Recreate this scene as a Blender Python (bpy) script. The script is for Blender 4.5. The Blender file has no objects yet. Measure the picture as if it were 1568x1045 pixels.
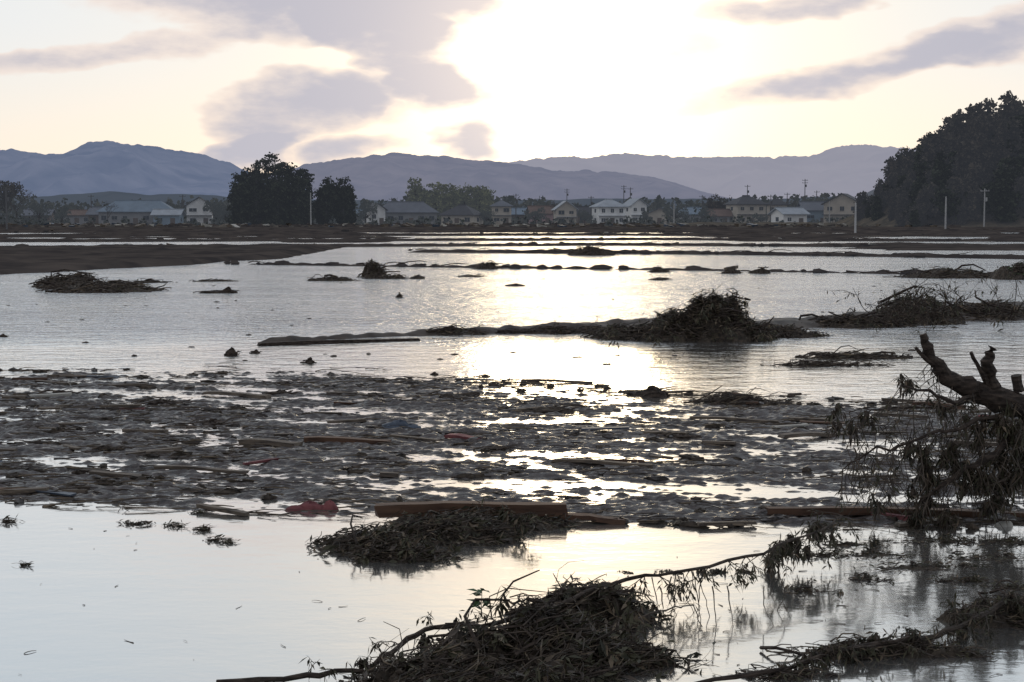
import bpy, math, random
import numpy as np
from mathutils import Vector, Euler
random.seed(7); np.random.seed(7)
R=random.random
def U(a,b): return a+(b-a)*random.random()
# ---------------------------------------------------------------- survey helpers
F=2486.0; CH=2.5; A=math.atan(189.5/F)
ca,sa=math.cos(A),math.sin(A)
def ray(px,py):
    x=(px-784)/F; y=(522.5-py)/F
    return (x, ca+y*sa, -sa+y*ca)
def G(px,py,z=0.0):
    d=ray(px,py); t=(z-CH)/d[2]
    return (d[0]*t,d[1]*t,z)
def PD(px,py,D):
    d=ray(px,py); t=D/d[1]
    return (d[0]*t,D,CH+d[2]*t)
# ---------------------------------------------------------------- noise
def _h(ix,iy,s):
    v=np.sin(ix*127.1+iy*311.7+s*74.7)*43758.5453
    return v-np.floor(v)
def vn(x,y,s=0):
    x=np.asarray(x,float); y=np.asarray(y,float)
    ix=np.floor(x); iy=np.floor(y); fx=x-ix; fy=y-iy
    fx=fx*fx*(3-2*fx); fy=fy*fy*(3-2*fy)
    a=_h(ix,iy,s)*(1-fx)+_h(ix+1,iy,s)*fx
    b=_h(ix,iy+1,s)*(1-fx)+_h(ix+1,iy+1,s)*fx
    return a*(1-fy)+b*fy
def fbm(x,y,o=4,s=0):
    t=0;a=.5;n=0
    for i in range(o):
        t=t+a*vn(x*2**i+i*13.7,y*2**i+i*7.3,s+i); n+=a; a*=.5
    return t/n
# ---------------------------------------------------------------- materials
def newmat(name):
    m=bpy.data.materials.new(name); m.use_nodes=True
    nt=m.node_tree; nt.nodes.clear(); return m,nt
def N(nt,t,**k):
    n=nt.nodes.new(t)
    for a,b in k.items(): setattr(n,a,b)
    return n
def mat(name,c1,c2,scale=3,rough=.8,spec=.3,bump=0,haze=0,hcol=(.42,.47,.58),detail=4,stretch=(1,1,1)):
    m,nt=newmat(name); L=nt.links.new
    tc=N(nt,'ShaderNodeTexCoord'); mp=N(nt,'ShaderNodeMapping'); mp.inputs['Scale'].default_value=stretch
    L(tc.outputs['Object'],mp.inputs[0])
    nz=N(nt,'ShaderNodeTexNoise'); nz.inputs['Scale'].default_value=scale; nz.inputs['Detail'].default_value=detail
    L(mp.outputs[0],nz.inputs['Vector'])
    cr=N(nt,'ShaderNodeValToRGB'); cr.color_ramp.elements[0].position=.35; cr.color_ramp.elements[1].position=.68
    cr.color_ramp.elements[0].color=(*c1,1); cr.color_ramp.elements[1].color=(*c2,1)
    L(nz.outputs[0],cr.inputs[0])
    p=N(nt,'ShaderNodeBsdfPrincipled'); p.inputs['Roughness'].default_value=rough
    p.inputs['Specular IOR Level'].default_value=spec
    L(cr.outputs[0],p.inputs['Base Color'])
    if bump:
        b=N(nt,'ShaderNodeBump'); b.inputs['Strength'].default_value=1; b.inputs['Distance'].default_value=bump
        L(nz.outputs[0],b.inputs['Height']); L(b.outputs[0],p.inputs['Normal'])
    o=N(nt,'ShaderNodeOutputMaterial')
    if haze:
        e=N(nt,'ShaderNodeEmission'); e.inputs[0].default_value=(*hcol,1)  # airlight painted in: constant emission blended over far surfaces
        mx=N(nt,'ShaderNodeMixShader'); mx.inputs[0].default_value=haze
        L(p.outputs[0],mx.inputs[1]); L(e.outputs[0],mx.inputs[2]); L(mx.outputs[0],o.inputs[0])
    else: L(p.outputs[0],o.inputs[0])
    return m
M={}
M['mud']=mat('mud',(.028,.022,.018),(.085,.066,.050),2.2,.6,.35,.03)
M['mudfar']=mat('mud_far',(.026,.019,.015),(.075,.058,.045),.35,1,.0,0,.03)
M['mat']=mat('wet_debris_mat',(.018,.014,.012),(.080,.062,.052),11,.30,.7,.045,detail=6,stretch=(1,2.6,1))
M['clod']=mat('mud_clod',(.020,.016,.012),(.085,.065,.046),14,.7,.3,.02)
M['twig']=mat('wet_twig',(.026,.019,.014),(.095,.070,.048),9,.55,.4)
M['reed']=mat('dead_reed',(.055,.042,.028),(.19,.145,.095),9,.65,.3)
M['leaf']=mat('dead_leaf',(.022,.022,.012),(.080,.074,.038),8,.6,.35)
M['leafg']=mat('green_leaf',(.03,.06,.02),(.07,.12,.045),8,.5,.4)
M['bark']=mat('bark',(.018,.013,.010),(.070,.052,.040),12,.8,.25,.02,stretch=(1,1,3))
M['plank']=mat('brown_timber',(.055,.030,.020),(.14,.078,.048),3,.7,.3,.004,stretch=(.6,6,6))
M['plank2']=mat('grey_timber',(.06,.048,.040),(.17,.135,.10),3,.7,.3,.004,stretch=(.6,6,6))
M['redcloth']=mat('red_cloth',(.10,.03,.035),(.24,.08,.08),6,.7,.3,.01)
M['pale']=mat('pale_plastic',(.28,.27,.24),(.45,.43,.38),5,.6,.3)
M['bluetarp']=mat('dark_blue_tarp',(.03,.045,.07),(.07,.09,.12),5,.5,.4,.01)
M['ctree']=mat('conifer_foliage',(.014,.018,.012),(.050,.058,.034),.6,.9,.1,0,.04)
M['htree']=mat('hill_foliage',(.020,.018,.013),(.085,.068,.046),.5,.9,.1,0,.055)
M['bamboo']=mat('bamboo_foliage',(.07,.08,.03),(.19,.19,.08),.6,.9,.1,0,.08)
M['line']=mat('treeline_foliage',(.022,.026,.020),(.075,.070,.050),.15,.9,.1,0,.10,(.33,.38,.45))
M['trunk']=mat('far_trunk',(.03,.025,.02),(.07,.055,.045),2,.9,.1,0,.05)
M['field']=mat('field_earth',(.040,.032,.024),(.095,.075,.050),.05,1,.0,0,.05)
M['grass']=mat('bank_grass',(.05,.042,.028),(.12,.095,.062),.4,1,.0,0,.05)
def hillmat(name,c1,c2,h,hc,sc): return mat(name,c1,c2,sc,1,.0,0,h,hc,6)  # bluish base and strong emission stand in for distance haze on the slopes
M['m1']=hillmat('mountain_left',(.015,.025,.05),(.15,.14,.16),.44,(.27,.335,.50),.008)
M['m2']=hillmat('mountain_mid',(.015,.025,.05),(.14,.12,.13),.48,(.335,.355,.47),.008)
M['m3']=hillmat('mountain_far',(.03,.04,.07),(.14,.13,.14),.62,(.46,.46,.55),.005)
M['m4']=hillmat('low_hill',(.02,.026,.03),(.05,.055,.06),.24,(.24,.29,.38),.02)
# ---------------------------------------------------------------- mesh builder
class MB:
    def __init__(s): s.v=[];s.f=[];s.m=[];s.mats=[]
    def mi(s,k):
        if k not in s.mats: s.mats.append(k)
        return s.mats.index(k)
    def tube(s,P,Rd,k,sides=4):
        mi=s.mi(k); n=len(P); b=len(s.v)
        for i in range(n):
            a=P[max(i-1,0)];c=P[min(i+1,n-1)]
            tx,ty,tz=c[0]-a[0],c[1]-a[1],c[2]-a[2]; l=math.sqrt(tx*tx+ty*ty+tz*tz) or 1; tx/=l;ty/=l;tz/=l
            if abs(tz)<.9: ux,uy,uz=ty,-tx,0.
            else: ux,uy,uz=0.,tz,-ty
            l=math.sqrt(ux*ux+uy*uy+uz*uz) or 1; ux/=l;uy/=l;uz/=l
            wx,wy,wz=ty*uz-tz*uy,tz*ux-tx*uz,tx*uy-ty*ux
            r=Rd[i]
            for j in range(sides):
                t=2*math.pi*j/sides; c_,s_=math.cos(t)*r,math.sin(t)*r
                s.v.append((P[i][0]+ux*c_+wx*s_,P[i][1]+uy*c_+wy*s_,P[i][2]+uz*c_+wz*s_))
        for i in range(n-1):
            for j in range(sides):
                j2=(j+1)%sides
                s.f.append((b+i*sides+j,b+i*sides+j2,b+(i+1)*sides+j2,b+(i+1)*sides+j)); s.m.append(mi)
        s.f.append(tuple(b+(n-1)*sides+j for j in range(sides))); s.m.append(mi)
        s.f.append(tuple(b+j for j in reversed(range(sides)))); s.m.append(mi)
    def leaf(s,p,d,L,w,k,droop=.3):
        mi=s.mi(k); l=math.sqrt(d[0]**2+d[1]**2+d[2]**2) or 1; d=[q/l for q in d]
        a=R()*6.28; sx,sy,sz=math.cos(a),math.sin(a),U(-.6,.6)
        dot=sx*d[0]+sy*d[1]+sz*d[2]; sx-=dot*d[0];sy-=dot*d[1];sz-=dot*d[2]
        l=math.sqrt(sx*sx+sy*sy+sz*sz) or 1; sx*=w/l;sy*=w/l;sz*=w/l
        b=len(s.v)
        m_=(p[0]+d[0]*L*.5,p[1]+d[1]*L*.5,p[2]+d[2]*L*.5-droop*L*.12)
        e_=(p[0]+d[0]*L,p[1]+d[1]*L,p[2]+d[2]*L-droop*L*.5)
        s.v+= [p,(m_[0]+sx,m_[1]+sy,m_[2]+sz),e_,(m_[0]-sx,m_[1]-sy,m_[2]-sz)]
        s.f.append((b,b+1,b+2,b+3)); s.m.append(mi)
    def quad(s,p,sz,k):
        mi=s.mi(k); b=len(s.v)
        a=R()*6.28;z=U(-1,1);q=math.sqrt(1-z*z); n=Vector((q*math.cos(a),q*math.sin(a),z))
        u=n.orthogonal().normalized(); w=n.cross(u)
        for (i,j) in ((-1,-.6),(.5,-1),(1,.4),(-.4,1)):
            i*=sz*U(.6,1.2);j*=sz*U(.6,1.2)
            s.v.append((p[0]+u.x*i+w.x*j,p[1]+u.y*i+w.y*j,p[2]+u.z*i+w.z*j))
        s.f.append((b,b+1,b+2,b+3)); s.m.append(mi)
    def rock(s,p,rx,ry,rz,k,rot=0,n=7,m=4,jit=.3):
        mi=s.mi(k); b=len(s.v); cr,sr=math.cos(rot),math.sin(rot)
        for i in range(m+1):
            ph=math.pi*i/m
            for j in range(n):
                th=2*math.pi*j/n; q=1+U(-jit,jit)
                x=math.sin(ph)*math.cos(th)*rx*q;y=math.sin(ph)*math.sin(th)*ry*q;z=math.cos(ph)*rz*q
                s.v.append((p[0]+x*cr-y*sr,p[1]+x*sr+y*cr,p[2]+z))
        for i in range(m):
            for j in range(n):
                j2=(j+1)%n
                s.f.append((b+i*n+j,b+i*n+j2,b+(i+1)*n+j2,b+(i+1)*n+j)); s.m.append(mi)
    def box(s,c,d,k,rot=0,tilt=0,jit=0):
        mi=s.mi(k); b=len(s.v); e=Euler((0,tilt,rot)).to_matrix()
        for x in (-1,1):
            for y in (-1,1):
                for z in (-1,1):
                    q=e@Vector((x*d[0]/2+U(-jit,jit),y*d[1]/2+U(-jit,jit),z*d[2]/2+U(-jit,jit)*.3))
                    s.v.append((c[0]+q.x,c[1]+q.y,c[2]+q.z))
        for f in ((0,1,3,2),(4,6,7,5),(0,4,5,1),(2,3,7,6),(0,2,6,4),(1,5,7,3)):
            s.f.append(tuple(b+i for i in f)); s.m.append(mi)
    def prism(s,pts,faces,k):
        mi=s.mi(k); b=len(s.v); s.v+=pts
        for f in faces: s.f.append(tuple(b+i for i in f)); s.m.append(mi)
    def mesh(s,name,smooth=False):
        me=bpy.data.meshes.new(name); me.from_pydata(s.v,[],s.f)
        for k in s.mats: me.materials.append(M[k])
        me.polygons.foreach_set('material_index',s.m)
        if smooth: me.polygons.foreach_set('use_smooth',[True]*len(s.f))
        me.update(); return me
    def obj(s,name,parent=None,smooth=False):
        o=bpy.data.objects.new(name,s.mesh(name,smooth)); bpy.context.collection.objects.link(o)
        if parent: o.parent=parent
        return o
def empty(name,loc=(0,0,0),rz=0):
    o=bpy.data.objects.new(name,None); o.location=loc; o.rotation_euler=(0,0,rz); bpy.context.collection.objects.link(o); return o
def gridmesh(name,xs,ys,zf,k,cut=-.035,smooth=True,matk=None):
    X,Y=np.meshgrid(xs,ys); Z=zf(X,Y); ny,nx=X.shape
    co=np.stack([X,Y,Z],-1).reshape(-1,3)
    idx=np.arange(ny*nx).reshape(ny,nx)
    f=np.stack([idx[:-1,:-1],idx[:-1,1:],idx[1:,1:],idx[1:,:-1]],-1).reshape(-1,4)
    if cut is not None:
        zz=Z.reshape(-1); keep=(zz[f].max(1)>cut); f=f[keep]
        used=np.unique(f); rm=np.full(len(co),-1); rm[used]=np.arange(len(used)); co=co[used]; f=rm[f]
    me=bpy.data.meshes.new(name); me.vertices.add(len(co)); me.vertices.foreach_set('co',co.astype(np.float32).ravel())
    me.loops.add(len(f)*4); me.loops.foreach_set('vertex_index',f.astype(np.int32).ravel())
    me.polygons.add(len(f)); me.polygons.foreach_set('loop_start',np.arange(len(f))*4)
    try: me.polygons.foreach_set('loop_total',np.full(len(f),4))
    except Exception: pass
    me.update(calc_edges=True); me.validate()
    if smooth: me.polygons.foreach_set('use_smooth',np.ones(len(f),bool))
    me.materials.append(M[k])
    o=bpy.data.objects.new(name,me); bpy.context.collection.objects.link(o); return o
def line(pts):
    w=[G(*p) for p in pts]; xs=[q[0] for q in w]; ys=[q[1] for q in w]
    return lambda X: np.interp(X,xs,ys)
# ---------------------------------------------------------------- camera
cam=bpy.data.cameras.new('camera'); co=bpy.data.objects.new('camera',cam); bpy.context.collection.objects.link(co)
cam.sensor_width=36; cam.lens=F/1568*36; cam.clip_end=30000; cam.clip_start=.1
co.location=(0,0,CH); co.rotation_euler=(math.pi/2-A,0,0); bpy.context.scene.camera=co
sc=bpy.context.scene; sc.view_settings.view_transform='Standard'; sc.view_settings.look='None'; sc.view_settings.exposure=0
# ---------------------------------------------------------------- sun and sky
saz,sel=math.atan(86/F),math.radians(5.6)
sd=Vector((math.sin(saz)*math.cos(sel),math.cos(saz)*math.cos(sel),math.sin(sel)))
sl=bpy.data.lights.new('sun','SUN'); sl.energy=.12; sl.angle=math.radians(7); sl.color=(1,.80,.52)
so=bpy.data.objects.new('sun',sl); bpy.context.collection.objects.link(so)
so.rotation_euler=(-sd).to_track_quat('-Z','Y').to_euler()
w=bpy.data.worlds.new('World'); sc.world=w; w.use_nodes=True; nt=w.node_tree; nt.nodes.clear(); L=nt.links.new
STR=.1
sky=N(nt,'ShaderNodeTexSky'); sky.sky_type='NISHITA'; sky.sun_disc=False; sky.sun_elevation=sel; sky.sun_rotation=saz
tc=N(nt,'ShaderNodeTexCoord')
def MT(op,a,b=None,c=None,clamp=False):
    n=N(nt,'ShaderNodeMath',operation=op); n.use_clamp=clamp
    for i,q in enumerate((a,b,c)):
        if q is None: continue
        if isinstance(q,(int,float)): n.inputs[i].default_value=q
        else: L(q,n.inputs[i])
    return n.outputs[0]
nrm=N(nt,'ShaderNodeVectorMath',operation='NORMALIZE'); L(tc.outputs['Generated'],nrm.inputs[0])
sep=N(nt,'ShaderNodeSeparateXYZ'); L(nrm.outputs[0],sep.inputs[0])
az=MT('ARCTAN2',sep.outputs[0],sep.outputs[1]); el=MT('ARCSINE',sep.outputs[2])
cmb=N(nt,'ShaderNodeCombineXYZ'); L(az,cmb.inputs[0]); L(el,cmb.inputs[1])
def noise(vec,scale,det,rough=.55,st=(1,1,1)):
    mp=N(nt,'ShaderNodeMapping'); mp.inputs['Scale'].default_value=st; L(vec,mp.inputs[0])
    n=N(nt,'ShaderNodeTexNoise'); n.inputs['Scale'].default_value=scale; n.inputs['Detail'].default_value=det; n.inputs['Roughness'].default_value=rough
    L(mp.outputs[0],n.inputs['Vector']); return n
n1=noise(cmb.outputs[0],9,4,.6,(1,2.2,1))
vs=N(nt,'ShaderNodeVectorMath',operation='SUBTRACT'); L(n1.outputs['Color'],vs.inputs[0]); vs.inputs[1].default_value=(.5,.5,.5)
vm=N(nt,'ShaderNodeVectorMath',operation='MULTIPLY'); L(vs.outputs[0],vm.inputs[0]); vm.inputs[1].default_value=(.12,.045,0)
va=N(nt,'ShaderNodeVectorMath',operation='ADD'); L(cmb.outputs[0],va.inputs[0]); L(vm.outputs[0],va.inputs[1])
def ell(px,py,rx,ry,rot,wt):
    d=ray(px,py); l=math.sqrt(sum(q*q for q in d)); a=math.atan2(d[0],d[1]); e=math.asin(d[2]/l)
    mp=N(nt,'ShaderNodeMapping'); mp.vector_type='TEXTURE'
    mp.inputs['Location'].default_value=(a,e,0); mp.inputs['Rotation'].default_value=(0,0,math.radians(rot)); mp.inputs['Scale'].default_value=(rx/F,ry/F,1)
    L(va.outputs[0],mp.inputs[0]); ln=N(nt,'ShaderNodeVectorMath',operation='LENGTH'); L(mp.outputs[0],ln.inputs[0])
    q=MT('MULTIPLY',ln.outputs['Value'],ln.outputs['Value']); q=MT('SUBTRACT',1,q,clamp=True); return MT('MULTIPLY',q,wt)
E=[(450,-15,340,75,0,1.1),(600,70,160,66,-38,1.1),(680,130,120,38,-5,.9),(455,165,150,66,8,1.1),(660,15,130,52,0,1),
   (170,84,240,30,11,.55),(395,232,90,26,10,1.1),(545,234,90,20,5,1),(708,222,58,28,0,1.2),(560,150,90,40,-20,.5),
   (1180,135,200,32,11,.65),(1360,98,240,36,10,.7),(1530,60,190,44,6,.7),(1210,2,170,22,4,.7),(1040,70,90,34,20,.3),
   (600,-160,500,60,5,.35),(1800,-60,260,50,4,.7)]
acc=None
for e in E:
    q=ell(*e); acc=q if acc is None else MT('ADD',acc,q)
n2=noise(cmb.outputs[0],14,5,.62,(1,2.6,1))
n2v=MT('MULTIPLY',MT('SUBTRACT',n2.outputs[0],.5),1.9)
# soft high cloud away from the photographed part of the sky
n3=noise(nrm.outputs[0],2.2,4,.55,(1,1,2.5))
hi=MT('MULTIPLY',MT('SUBTRACT',n3.outputs[0],.5,clamp=True),MT('MULTIPLY',MT('SUBTRACT',el,.16,clamp=True),5))
dens=MT('ADD',MT('ADD',acc,hi),MT('MULTIPLY',n2v,MT('MINIMUM',MT('MULTIPLY',acc,2.0),1)))
def mr(v,a,b,c=0,d=1,sm=True):
    n=N(nt,'ShaderNodeMapRange'); n.interpolation_type='SMOOTHSTEP' if sm else 'LINEAR'
    L(v,n.inputs[0])
    for i,q in enumerate((a,b,c,d)): n.inputs[1+i].default_value=q
    return n.outputs[0]
cl=mr(dens,-.05,1.1); rim=mr(dens,.0,.3)
dp=N(nt,'ShaderNodeVectorMath',operation='DOT_PRODUCT'); L(nrm.outputs[0],dp.inputs[0]); dp.inputs[1].default_value=sd
ang=MT('ARCCOSINE',MT('MINIMUM',dp.outputs['Value'],.99999))
def gau(s): 
    q=MT('DIVIDE',ang,s); q=MT('MULTIPLY',MT('MULTIPLY',q,q),-1); return MT('EXPONENT',q)
def gau2(a0,e0,ra,re):
    p=MT('DIVIDE',MT('SUBTRACT',az,a0),ra); q=MT('DIVIDE',MT('SUBTRACT',el,e0),re)
    return MT('EXPONENT',MT('MULTIPLY',MT('ADD',MT('MULTIPLY',p,p),MT('MULTIPLY',q,q)),-1))
def mixc(f,a,b,bt='MIX'):
    n=N(nt,'ShaderNodeMix',data_type='RGBA'); n.blend_type=bt
    if isinstance(f,(int,float)): n.inputs[0].default_value=f
    else: L(f,n.inputs[0])
    for i,q in ((6,a),(7,b)):
        if isinstance(q,tuple): n.inputs[i].default_value=(*q,1)
        else: L(q,n.inputs[i])
    return n.outputs[2]
k=1/STR
def C(r,g,b): return (r*k,g*k,b*k)
base=mixc(mr(el,.02,.12),C(.94,.87,.78),C(.82,.86,.90))
base=mixc(mr(el,.14,.32),base,C(.76,.86,.94))
base=mixc(mr(el,.35,1.0),base,C(.42,.52,.68))
base=mixc(mr(ang,.9,2.4),base,C(.38,.41,.47))
base=mixc(.92,sky.outputs[0],base)
g1=gau(.085); g2=gau(.19); g3=gau2(.03,.19,.10,.13)
base=mixc(MT('MULTIPLY',g2,.9),base,C(1.06,.97,.81)); 
base=mixc(MT('MULTIPLY',g3,.9),base,C(1.65,1.38,1.02))
base=mixc(MT('MULTIPLY',rim,.6),base,C(1.0,.81,.69))
ccol=mixc(g2,C(.47,.475,.56),C(.58,.56,.62))
base=mixc(MT('MULTIPLY',cl,.92),base,ccol)
glow=mixc(MT('MULTIPLY',g1,MT('SUBTRACT',1,MT('MULTIPLY',cl,.7))),C(0,0,0),C(1.5,1.1,.62))
fin=mixc(1,base,glow,'ADD')
bg=N(nt,'ShaderNodeBackground'); bg.inputs[1].default_value=STR; L(fin,bg.inputs[0])
wo=N(nt,'ShaderNodeOutputWorld'); L(bg.outputs[0],wo.inputs[0])
try: w.cycles.sampling_method='MANUAL'; w.cycles.sample_map_resolution=512
except Exception: pass
# ---------------------------------------------------------------- water
def water_mat():
    m,nt=newmat('water'); L=nt.links.new
    tc=N(nt,'ShaderNodeTexCoord'); sp=N(nt,'ShaderNodeSeparateXYZ'); L(tc.outputs['Object'],sp.inputs[0])
    def nz(scale,det,st,ro=.5):
        mp=N(nt,'ShaderNodeMapping'); mp.inputs['Scale'].default_value=st; L(tc.outputs['Object'],mp.inputs[0])
        n=N(nt,'ShaderNodeTexNoise'); n.inputs['Scale'].default_value=scale; n.inputs['Detail'].default_value=det; n.inputs['Roughness'].default_value=ro; L(mp.outputs[0],n.inputs['Vector']); return n
    a=nz(1.7,4,(.8,1.2,1),.62); big=nz(.12,2,(1,2,1)); fine=nz(.9,3,(.5,2,1))
    r=N(nt,'ShaderNodeValToRGB')
    mr=N(nt,'ShaderNodeMapRange'); L(sp.outputs[1],mr.inputs[0]); mr.inputs[1].default_value=0; mr.inputs[2].default_value=100; L(mr.outputs[0],r.inputs[0])
    cr=r.color_ramp; cr.elements[0].position=.10; cr.elements[0].color=(.020,)*3+(1,)
    cr.elements[1].position=1; cr.elements[1].color=(1,)*3+(1,)
    for p,v in ((.14,.035),(.18,.09),(.25,.14),(.31,.20),(.36,1),(.55,1)):
        e=cr.elements.new(p); e.color=(v,)*3+(1,)
    mu=N(nt,'ShaderNodeMath',operation='MULTIPLY'); L(r.outputs[0],mu.inputs[0]); 
    ad=N(nt,'ShaderNodeMath',operation='MULTIPLY_ADD'); L(big.outputs[0],ad.inputs[0]); ad.inputs[1].default_value=1.8; ad.inputs[2].default_value=.25; L(ad.outputs[0],mu.inputs[1])
    h=N(nt,'ShaderNodeMath',operation='MULTIPLY'); L(a.outputs[0],h.inputs[0]); L(mu.outputs[0],h.inputs[1])
    b=N(nt,'ShaderNodeBump'); b.inputs['Strength'].default_value=1; b.inputs['Distance'].default_value=.22; L(h.outputs[0],b.inputs['Height'])
    fr=N(nt,'ShaderNodeFresnel'); fr.inputs[0].default_value=1.33; L(b.outputs[0],fr.inputs['Normal'])
    pw=N(nt,'ShaderNodeMath',operation='POWER'); L(fr.outputs[0],pw.inputs[0]); pw.inputs[1].default_value=.24
    gl=N(nt,'ShaderNodeBsdfGlossy'); gl.inputs['Roughness'].default_value=.10; gl.inputs['Color'].default_value=(.985,.99,1,1); L(b.outputs[0],gl.inputs['Normal'])
    df=N(nt,'ShaderNodeBsdfDiffuse'); cc=N(nt,'ShaderNodeValToRGB'); cc.color_ramp.elements[0].color=(.09,.088,.082,1); cc.color_ramp.elements[1].color=(.17,.167,.155,1); L(fine.outputs[0],cc.inputs[0]); L(cc.outputs[0],df.inputs[0])
    mx=N(nt,'ShaderNodeMixShader'); L(pw.outputs[0],mx.inputs[0]); L(df.outputs[0],mx.inputs[1]); L(gl.outputs[0],mx.inputs[2])
    o=N(nt,'ShaderNodeOutputMaterial'); L(mx.outputs[0],o.inputs[0]); return m
M['water']=water_mat()
b=MB(); b.prism([(-260,-20,0),(260,-20,0),(260,345,0),(-260,345,0)],[(0,1,2,3)],'water'); b.obj('water')
# ---------------------------------------------------------------- ground sheet
def gz(X,Y):
    s=np.clip((Y-(322+10*(fbm(X*.05,Y*.02,3,3)-.5)*2))/8,0,1)
    side=np.clip((np.abs(X)-200)/20,0,1)
    s=np.maximum(s,side*(Y>-5)); back=np.clip((-8-Y)/5,0,1); s=np.maximum(s,back)
    return -.4+s*(.7+.25*(fbm(X*.1,Y*.1,3,5)-.5))
xs=np.concatenate([np.linspace(-12000,-300,14),np.linspace(-280,280,160),np.linspace(300,12000,14)])
ys=np.concatenate([np.array([-3000,-500,-60]),np.linspace(-20,300,60),np.linspace(303,360,40),np.linspace(370,700,50),np.array([900,1300,2000,3500,6000,9000,14000])])
gridmesh('ground',xs,ys,gz,'field',cut=None)
# ---------------------------------------------------------------- far paddy banks
L1=[(line([(300,404),(700,410),(1100,415),(1640,425)]),.13,.40,-16,60),
    (line([(560,386),(900,388),(1300,393),(1640,398)]),.24,.9,-9,80),
    (line([(-60,381),(500,378),(900,376),(1640,381)]),.24,1.4,-90,90),
    (line([(-60,371),(500,369),(1000,368),(1640,371)]),.26,2.2,-90,90),
    (line([(-60,363),(600,361),(1640,361)]),.34,3.2,-120,120),
    (line([(-60,357),(600,356),(1640,356)]),.5,6,-140,140),
    (line([(-60,353),(1640,353)]),.6,14,-160,160)]
wt=line([(-100,381),(400,378),(640,376)]); wb=line([(-100,428),(0,421),(120,416),(270,408),(350,401),(520,394),(650,386)])
def farz(X,Y):
    Z=np.full(X.shape,-.2)
    for f,h,wd,x0,x1 in L1:
        yc=f(X)+(fbm(X*.08,X*0+h*9,3,2)-.5)*wd*2.5
        g=np.clip((X-x0)/3,0,1)*np.clip((x1-X)/3,0,1)
        wv=wd*(.6+.9*fbm(X*.23,X*0+h*31,3,6))
        Z=np.maximum(Z,-.2+(h+.2)*np.exp(-((Y-yc)/wv)**2)*g*(.85+.30*fbm(X*.6,Y*.3,3,4)))
    m=np.clip((Y-wb(X)+2*(fbm(X*.3,Y*.3,3,8)-.5)*3)/2.5,0,1)*np.clip((wt(X)-Y)/3,0,1)*np.clip((-13-X)/2,0,1)
    Z=np.maximum(Z,-.2+m*(.27+.35*fbm(X*.5,Y*.3,4,9)))
    m2=np.clip((Y-118)/8,0,1)*np.clip((fbm(X*.06,Y*.08,3,14)-.44)*9,0,1)*np.clip((X-18)/10,0,1)
    Z=np.maximum(Z,-.2+m2*.36)
    m3=np.clip((Y-150)/10,0,1)*np.clip((fbm(X*.05,Y*.06,3,24)-.50)*9,0,1)*np.clip((-X-8)/8,0,1)
    Z=np.maximum(Z,-.2+m3*.36)
    return Z+.13*(fbm(X*1.3,Y*1.0,3,1)-.5)*(Z>-.15)
gridmesh('paddy_field_bank',np.linspace(-140,140,600),np.linspace(60,335,600),farz,'mudfar')
# ---------------------------------------------------------------- mid bank
mc=line([(395,526),(650,514),(800,508),(950,503),(1100,505),(1250,497),(1400,488),(1568,484),(1900,478)])
def midz(X,Y):
    yc=mc(X)+(fbm(X*.5,X*0,3,2)-.5)*.9
    wv=np.interp(X,[-5.2,-2,0,3,6,10,16],[.14,.28,.6,1.1,.9,1.2,1.5])*(.45+1.1*fbm(X*1.0,X*0+3,3,5))
    h=np.interp(X,[-5.2,-2,0,3,6,10,16],[.08,.09,.13,.22,.18,.28,.35])
    g=np.clip((X+5.2)/.3,0,1)
    Z=-.08+(h+.08)*np.exp(-((Y-yc)/wv)**2)*g
    return Z+ .16*(fbm(X*3,Y*3,4,7)-.5)*(Z>-.07)
gridmesh('muddy_levee',np.linspace(-6,24,420),np.linspace(29,48,260),midz,'mud')
# ---------------------------------------------------------------- floating debris mat
dt=line([(-200,570),(0,568),(250,563),(400,556),(560,562),(640,575),(760,580),(900,590),(1050,600),(1200,606),(1400,612),(1800,600)])
db=line([(-200,765),(0,768),(200,776),(470,790),(700,792),(900,798),(1180,806),(1568,806),(1800,806)])
def matz(X,Y):
    t=dt(X)+(fbm(X*.6,X*0+9,3,4)-.5)*2.2; bb=db(X)+(fbm(X*1.2,X*0+5,3,6)-.5)*.5
    e=np.minimum(np.clip((t-Y)/1.6,-1,1),np.clip((Y-bb)/.25,-1,1))
    sk=Y+.18*X+.5*(fbm(X*.4,Y*.4,2,77)-.5)
    n=fbm(X*.5,sk*1.4,3,11)*.34+fbm(X*1.7,sk*6,3,12)*.33+fbm(X*4.2,sk*15,2,15)*.33
    n2=fbm(X*9,Y*22,2,13)
    near=np.clip(1-(Y-bb)/.6,0,1)*.10
    far=np.clip((Y-19)/8,0,1)*.035
    Z=(n-.497+near-far)*.18+(n2-.5)*.06
    return np.where(e<=0,-.2,Z-(1-e)*.04)
gridmesh('floating_debris_mat',np.linspace(-9.5,11,900),np.linspace(12.6,28.5,800),matz,'mat',cut=-.012)
b=MB()
def stick(b,p,L_,r,ang,tilt=0,k='twig',sides=4,curve=.15):
    dx,dy=math.cos(ang)*math.cos(tilt),math.sin(ang)*math.cos(tilt); dz=math.sin(tilt)
    P=[];n=3
    cx,cy,cz=U(-curve,curve)*L_,U(-curve,curve)*L_,U(-.3,.6)*curve*L_
    for i in range(n+1):
        t=i/n; q=4*t*(1-t)
        P.append((p[0]+dx*L_*(t-.5)+cx*q,p[1]+dy*L_*(t-.5)+cy*q,p[2]+dz*L_*t+cz*q))
    b.tube(P,[r,r*.9,r*.75,r*.45],k,sides)
cnt=0
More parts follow.
